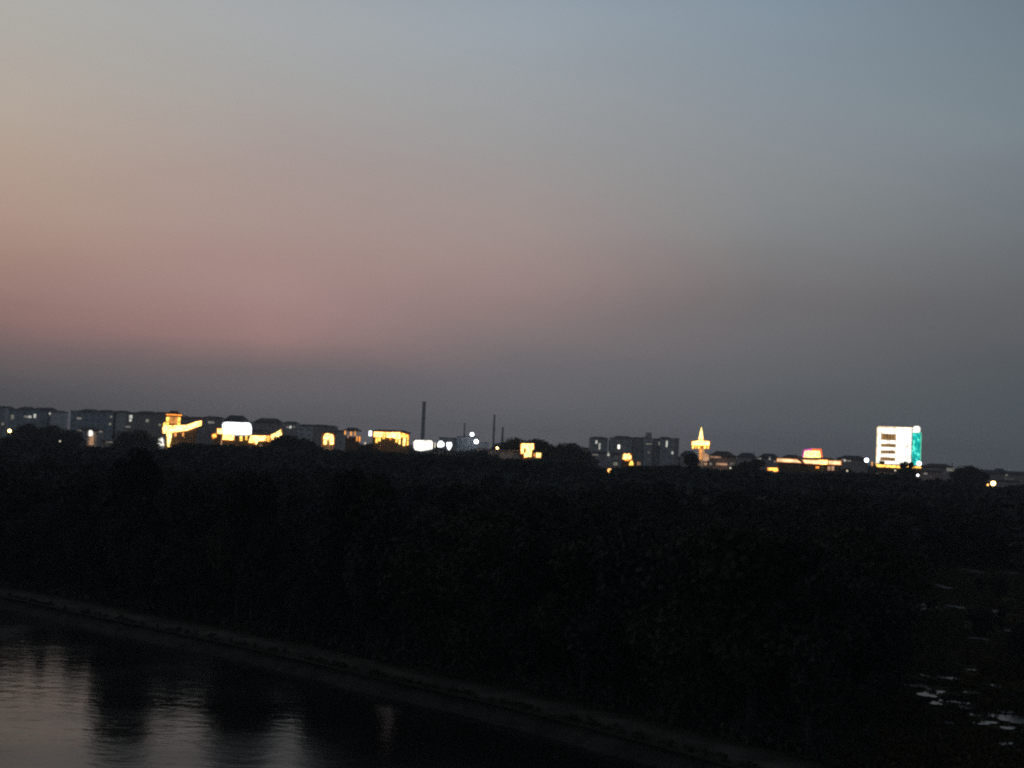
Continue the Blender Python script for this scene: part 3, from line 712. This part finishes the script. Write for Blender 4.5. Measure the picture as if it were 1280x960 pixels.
rb = MB().lathe([(.1,zz(578)),(1.6,zz(577)),(2.1,zz(572)),(1.6,zz(567)),(.2,zz(566))],12,q.x(882.5,572),1.2).build('drum','wall_pale',q.root)
q.poly('drum_glow', [(878.5,576),(879,568.5),(882,567),(886,568.5),(886.5,575),(882,577)], 'lit_tan', -1.2,.12)  # added glowing plate that gives the drum its bright tan face
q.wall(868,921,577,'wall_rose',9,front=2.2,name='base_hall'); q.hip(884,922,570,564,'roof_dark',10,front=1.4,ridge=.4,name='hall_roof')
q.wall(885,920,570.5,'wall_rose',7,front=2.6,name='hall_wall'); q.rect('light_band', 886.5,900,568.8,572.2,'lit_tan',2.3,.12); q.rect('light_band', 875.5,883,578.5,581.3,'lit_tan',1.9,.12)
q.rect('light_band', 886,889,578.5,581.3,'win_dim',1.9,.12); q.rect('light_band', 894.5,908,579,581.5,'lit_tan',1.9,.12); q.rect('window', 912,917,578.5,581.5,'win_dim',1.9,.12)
q.rect('side_tower', 866.5,869.5,570,582,'wall_pale',1.2,1.2)
# low hall with gold eaves
v = B('hall', 1011, 660, 'low broad hall with gold eave lines and a glowing trapezoid roof', 'hall', py=578)
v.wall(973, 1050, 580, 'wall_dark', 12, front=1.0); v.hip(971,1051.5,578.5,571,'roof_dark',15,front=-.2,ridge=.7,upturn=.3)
v.poly('eave_light', [(972.2,577),(972.8,573.2),(996,574.5),(1002.5,578.3)], 'led_cream', -.8,.4)
v.poly('eave_light', [(1004,575),(1024,575.4),(1024,580),(1007,579)], 'led_cream', -.8,.4); v.rect('eave_light', 1024.2,1034,575.2,580.2,'led_yellow',-.8,.4)
v.rect('eave_light', 1035.5,1050.3,576.2,580.5,'led_cream',-.8,.4)
v.poly('roof_sign', [(1002.6,571.4),(1004.2,563.4),(1023.6,563.4),(1024.5,571.8)], 'led_yellow', 2.5,.6); v.poly('sign_edge', [(1001.6,571),(1003.2,562),(1013,560.6),(1013,563.4),(1005,563.6),(1003.4,571.4)], 'led_magenta', 2.4,.5)
v.poly('sign_edge', [(1013.2,560.6),(1025,561),(1026.6,571.5),(1024.1,571.8),(1023,563.6),(1013.2,563.4)], 'led_red', 2.4,.5)
v.rect('window', 1033.5,1036.8,583,588,'lit_tan',.85,.1); v.rect('window', 1038,1041.4,582.5,588,'lit_tan',.85,.1); v.rect('window', 1019,1023,583,585.5,'led_orange',.85,.1)
for a in (1046,1027): v.rect('column', a,a+1.2,580.8,590,'wall_brown',-.4,.4)
ga = B('canopy', 966, 620, 'short golden canopy left of the low hall', 'canopy', py=586)
ga.rect('roof', 959.5,972.5,583.6,584.6,'roof_dark',-.2,2.5); ga.poly('eave_light', [(960,584.7),(967,584.8),(971.8,584),(972.2,588.6),(968,589.6),(966,587.8),(960,587.8)], 'led_gold', 0,.3)
for q_ in (961,970.8): MB().tube((ga.x(q_,588),1.2,0),(ga.x(q_,588),1.2,ga.z(q_,584.7)),.12,.12,6).build('post','metal_dark',ga.root)

# white tower with the teal screen
t = B('office_tower', 1122, 700, 'brilliantly lit white tower with brown window bands and teal screen', 'tower', py=560)
zb = t.z(1122,583.5)
MB().box(t.x(1097,560),t.x(1138.5,560),.6,16,0,t.z(1118,534.5)).build('wall','wall_white',t.root)
# face panels round the window bands
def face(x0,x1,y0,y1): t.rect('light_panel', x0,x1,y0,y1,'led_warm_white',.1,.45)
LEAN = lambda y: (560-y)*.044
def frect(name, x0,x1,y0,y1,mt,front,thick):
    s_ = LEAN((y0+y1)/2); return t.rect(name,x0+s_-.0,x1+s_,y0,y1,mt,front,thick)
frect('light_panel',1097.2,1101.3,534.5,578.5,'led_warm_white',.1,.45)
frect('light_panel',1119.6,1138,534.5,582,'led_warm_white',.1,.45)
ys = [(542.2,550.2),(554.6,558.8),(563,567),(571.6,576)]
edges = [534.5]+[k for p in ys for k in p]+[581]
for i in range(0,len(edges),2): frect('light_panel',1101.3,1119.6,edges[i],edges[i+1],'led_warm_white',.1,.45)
for y0,y1 in ys:
    fr = frect('window',1101.3,1119.6,y0,y1,'win_brown',.42,.15)
mat('glass_brown', (.10,.05,.02), .3)
for y0,y1 in ys:
    n=5
    for i in range(n-1):
        xx=1101.3+(i+1)*18.3/n; frect('mullion',xx-.25,xx+.25,y0,y1,'glass_brown',.3,.1)
frect('edge_light',1096.2,1097.3,534,580,'led_cream',.2,.4)
frect('edge_light',1097.3,1138.6,533.6,534.4,'led_cream',.2,.4)
frect('screen',1139.2,1149.2,541,582,'led_teal',.2,.4)
frect('screen_edge',1149.3,1150.2,541,582,'led_green',.15,.5)
MB().box(t.x(1138.6,560),t.x(1150.3,560),.65,16,0,t.z(1144,539.5)).build('screen_wall','wall_white',t.root)
t.poly('crown_sign', [(1139.8,540),(1140.2,535),(1142.5,532.8),(1147,532.6),(1149.2,534.5),(1149.6,538.5),(1148,540.6),(1140,540.6)], 'led_warm_white', 0,.6)
t.rect('podium', 1095,1153,580.6,590,'wall_dark',-2.5,3.0); t.poly('podium_light', [(1097,580),(1106,581),(1125,582),(1152,583.2),(1152,585.2),(1130,585.2),(1099,583.6)], 'led_gold', -2.9,.3)
t.rect('podium_light', 1092.2,1094,577.5,582.5,'led_amber',-2.9,.3)
for x0,x1,y0,y1 in ((1100,1106.5,576.2,579.8),): t.rect('entrance', x0,x1,y0,y1,'frame_brown',-.1,.15)
for px,yt in ((1129.5,577.5),(1132.5,578.5),(1135,576),(1137.5,576.5)):
    p = P(px,yt,690); tree(p.x,690,p.z,'small dark tree against the foot of the white tower','trees at the foot of the tower',3,.8)

# ------------------------------------------------------------------ factory and chimneys
fa = B('factory_building', 584, 1300, 'hazy blue-grey factory block beside the round floodlights', 'factory', py=555)
fa.wall(571,598,546,'wall_blue',30); fa.hip(570.5,598.5,546,545,'roof_dark',31.5); fa.wall(598,611,553.5,'wall_blue',26,front=2,name='side_wing'); fa.rect('side_roof',597.5,611.5,552.8,553.4,'roof_dark',1.5,27)  # blue lighting on the factory is put into its wall colour
fa.wall(549,571.3,547.5,'wall_grey',24,front=3,name='rear_wing'); fa.rect('rear_roof',548.5,571.4,546.8,547.4,'roof_dark',2.6,25)
for a in (575,581,587,593): fa.rect('window',a,a+2.2,549,552.5,'glass_dark',-.1,.2)
def chimney(label, px, ytop, Y, wpx, taper=.72, cap=True):
    bb = B('chimney', px, Y, label, 'chimney', 'factory chimneys', py=ytop)
    r_ = wpx/2*Y/F; z = bb.z(px,ytop)
    MB().lathe([(r_*1.25,0),(r_*1.1,z*.3),(r_*.95,z*.7),(r_*taper*1.1,z-1.2),(r_*taper*1.1,z-.8)],20).build('stack','stack',bb.root,smooth=False)
    MB().lathe([(r_*taper*1.22,z-.79),(r_*taper*1.22,z)],20).build('rim','roof_dark',bb.root)
    for k in (.45,.72): MB().lathe([(r_*1.16,z*k),(r_*1.16,z*k+.35)],20).build('band','metal_dark',bb.root)
chimney('tallest factory chimney, thick and grey, above the white boards', 530.3, 502, 1400, 4.7, .85)
chimney('thin short chimney rising from the blue-grey factory', 581, 529, 1350, 2.1)
chimney('slender tall chimney right of the round floodlights', 618.2, 518.5, 1500, 2.8)
chimney('short faint chimney, farthest right of the four', 628.6, 534, 1600, 3.0)

# ------------------------------------------------------------------ low houses on the skyline
def house(label, x0, x1, yeave, yridge, Y, wall='wall_rose', roof='roof_dark', lit=(), group='low houses on the skyline', chim=False):
    bb = B('house', (x0+x1)/2, Y, label, 'house', group, py=yeave)
    bb.wall(x0+.5, x1-.5, yeave, wall, 9, front=.7); bb.hip(x0,x1,yeave,yridge,roof,10.5,front=0,ridge=.45,curve=.95)
    for px,py,ww,hh,mt in lit: bb.rect('window',px-ww/2,px+ww/2,py-hh/2,py+hh/2,mt,.5,.25)
    n = max(2,int((x1-x0)/7))
    for i in range(n):
        px = x0+(i+.5)*(x1-x0)/n
        if not any(abs(px-l[0])<3.5 for l in lit): bb.rect('window',px-1.3,px+1.3,yeave+2,yeave+4.8,'glass_dark',.6,.15)
    if chim: bb.rect('chimney',x1-6,x1-4.6,yridge-1,yeave,'wall_brown',4,1)
house('low house with sloping roof left of the golden pagoda', 850, 872, 569, 563.5, 820)
house('low peaked house directly right of the pagoda hall', 921, 946, 571, 566, 840, chim=True, lit=((949,573,2,2.5,WD),))
house('low house above two small pale windows, left of the low hall', 947, 975, 572.5, 567, 850, lit=((949.8,573.8,2,2.4,WW),(962,573,2.2,3,WW),(968,577,2,2.4,WD)))
house('long roof behind the glowing trapezoid sign', 976, 1003, 573, 568.5, 860)
house('low house with three pale windows right of the low hall', 1046, 1085, 573.5, 569.5, 830, lit=((1053.5,573.6,3,2.4,WD),(1056,575.5,2.4,2.6,WW),(1061,576,5,2,WD)), wall='wall_brown')
house('long low tan building right of the white tower', 1152, 1192, 583.5, 579.5, 760, wall='wall_rose', lit=((1187,586.5,9,4.5,WD),(1172,591,8,3,WD)), chim=True)
house('tan low shed at the right foot of the tower', 1152, 1178, 589, 587, 720, wall='wall_rose', lit=((1157,592,4,2,WD),))
house('low brown house beyond the tree clump on the right', 1225, 1252, 591.5, 587.5, 800, wall='wall_brown', lit=((1230,595,5,2.4,WD),))
house('rooftop with a small hump near the right edge', 1240, 1258, 590, 585.5, 830, wall='wall_brown')
house('wide brown house touching the right edge of the picture', 1254, 1300, 593, 589.5, 790, wall='wall_brown', lit=((1262,600,10,2.4,WD),(1259,594,3,2,WD)))
house('low pale shed in front of the rightmost houses', 1246, 1275, 601, 599, 700, wall='wall_rose')
house('low grey house between the left apartment blocks', 96, 130, 537, 533.5, 690, wall='wall_grey', group=None, lit=((126,539,4,3,WD),(100,537.8,5,2.5,WD)))
house('low grey shed with a pale ledge left of the gate tower', 126, 150, 551, 549, 660, wall='wall_grey', group=None, lit=((137,552.5,8,1.6,WD),))
house('low wall-like shed below the middle apartments', 740, 777, 566, 564.5, 700, wall='wall_grey', group=None, lit=((744,568.5,7,2,WD),(760.5,567.5,2.4,4.5,WW)))
house('shed with a pale slanting roof right of the floodlights', 596, 608, 559, 556.5, 650, wall='wall_pale', group=None, roof='wall_pale')
house('long flat shed stretching left of the yellow pavilion', 605, 650, 563, 562, 650, wall='wall_grey', group=None)
# lit doorways on the left
ki = B('kiosk', 114, 640, 'narrow kiosk with a bright tall doorway before the third apartment block', 'kiosk', py=548)
ki.wall(109.5,121,538.5,'wall_pale',4,front=.5); ki.hip(109,121.5,538.5,536,'roof_dark',5,front=.1); ki.poly('door',[(111.5,545),(111.6,537.5+1),(113,536.5+1),(115.6,537.5+.8),(116,542),(115,545)],'led_warm_white',.1,.2); ki.rect('door_lower',112,117,545,556,'lit_tan',.2,.2)
kj = B('kiosk', 201, 640, 'stubby kiosk with a square white window left of the gate tower', 'kiosk', py=550)
kj.wall(196.5,206,546,'wall_pale',4,front=.5); kj.hip(196,206.5,546,544,'roof_dark',5,front=.1); kj.poly('window',[(198,556.5),(198.5,549),(202,547.2),(203.8,548.5),(204.3,553),(205.6,557)],'led_warm_white',.25,.12)

# ------------------------------------------------------------------ lamps
def lamp(label, px, py, Y, r_, mt, group='street lamps of the town', cat='street lamp', name='street_lamp'):
    p = P(px, py, Y); o = empty(name, (p.x, Y, 0), label, cat, group)
    MB().lathe([(.22,0),(.22,.3),(.10,.5),(.07,p.z-r_*.9)],8).build('pole','metal_dark',o)
    MB().lathe([(r_*math.sin(a),p.z-r_*math.cos(a)) for a in [math.pi*k/8+.02 for k in range(8)]]+[(.02,p.z+r_)],12).build('globe',mt,o,smooth=True)
    MB().lathe([(r_*.5,p.z+r_*.9),(r_*.35,p.z+r_*1.1),(.05,p.z+r_*1.25)],8).build('cap','metal_dark',o)
lamp('yellow lamp at the foot of the second apartment block', 12, 538.5, 620, .75, 'lamp_warm')
lamp('thin white lamp in the trees below the gap between apartments', 75, 551.5, 560, .36, 'lamp_dim')
lamp('dim lamp below the right end of the golden eaves', 336, 569.5, 520, .45, 'lamp_dim')
lamp('faint white lamp left below the long colonnade', 456.5, 554, 590, .4, 'lamp_dim')
lamp('small amber lamp right of the slender chimney', 621.6, 560, 600, .5, 'lamp_warm')
lamp('orange lamp standing alone low in the trees below the middle apartments', 762, 588, 450, .62, 'lamp_amber')
lamp('tiny white lamp below the pagoda hall', 913, 585, 600, .4, 'lamp_dim')
lamp('big white globe lamp left of the bright tower', 1083.2, 575.2, 640, .95, 'lamp_cool')
lamp('small pale lamp below the podium of the tower', 1119, 588, 620, .4, 'lamp_dim')
lamp('big white globe lamp at the right foot of the tower', 1148.8, 579.2, 640, 1.05, 'lamp_cool')
lamp('small white lamp under the globe at the foot of the tower', 1147.3, 594, 560, .42, 'lamp_cool')
lamp('tiny pale lamp right of the low hall', 1059, 588.5, 600, .4, 'lamp_dim')
lamp('large warm lamp near the right edge of the wood', 1241.5, 604.2, 560, .95, 'lamp_warm')
lamp('dim amber lamp left of the large warm lamp', 1234.8, 606, 560, .42, 'lamp_amber')
lamp('upper round bluish floodlight on the factory', 590, 543, 1290, 1.75, 'lamp_cool', 'factory floodlights', 'floodlight', 'floodlight_mast')
lamp('lower round bluish floodlight beside the factory', 595.3, 552, 1285, 2.0, 'lamp_cool', 'factory floodlights', 'floodlight', 'floodlight_mast')
lamp('faint lone lamp on the dark bank above the river', 218, 758, 132, .12, 'lamp_dim', None)

def glow(px, py, Y, watts, color, r_=.6):  # unseen point lights, added to spill the buildings' glow on trees and walls
    l = bpy.data.lights.new('spill_light', 'POINT'); l.energy = watts*.6; l.color = color; l.shadow_soft_size = r_
    o = bpy.data.objects.new('spill_light', l); col.objects.link(o); o.location = P(px, py, Y)
WARM = (1, .5, .15); COOL = (.9, .95, 1)
for px, py, Y, wt_, cl in ((212,553,644,900,WARM),(238,547,644,700,WARM),(285,556,652,900,WARM),(330,556,652,900,WARM),(296,525,655,500,COOL),(411,558,634,500,WARM),(476,556,633,700,WARM),(502,560,633,700,WARM),
                           (529,568,612,900,COOL),(556,564,616,500,COOL),(658,576,632,1200,WARM),(646,556,650,1200,WARM),(672,556,650,1200,WARM),(784,586,612,600,WARM),(876,564,646,500,WARM),(900,585,645,90,WARM),
                           (985,582,651,200,WARM),(1030,584,651,250,WARM),(1110,592,684,300,WARM),(1160,586,690,500,WARM),(114,553,632,350,WARM),(200,556,632,350,COOL),(1241,608,553,500,WARM),(762,592,445,250,WARM)):
    glow(px, py, Y, wt_, cl)

# ------------------------------------------------------------------ evening haze
hz = MB().box(-2650,2650,-950,3650,-4,72).build('haze', 'wall_grey')
hm_ = bpy.data.materials.new('evening_haze'); hm_.use_nodes = True; n_ = hm_.node_tree; n_.nodes.clear()
o_ = n_.nodes.new('ShaderNodeOutputMaterial'); v_ = n_.nodes.new('ShaderNodeVolumePrincipled')
v_.inputs['Color'].default_value = (.88,.88,.9,1); v_.inputs['Density'].default_value = .00018
n_.links.new(v_.outputs[0], o_.inputs['Volume'])
hz.data.materials.clear(); hz.data.materials.append(hm_); tag(hz, 'thin grey evening haze over river, wood and town', 'haze', kind='stuff')

# ------------------------------------------------------------------ render settings
sc.view_settings.view_transform = 'Standard'; sc.view_settings.look = 'None'
sc.view_settings.exposure = 0; sc.view_settings.gamma = 1
cy = sc.cycles
cy.use_denoising = False; cy.max_bounces = 6; cy.diffuse_bounces = 2; cy.glossy_bounces = 3; cy.volume_bounces = 1
cy.filter_width = 2.2; cy.sample_clamp_indirect = 3.0
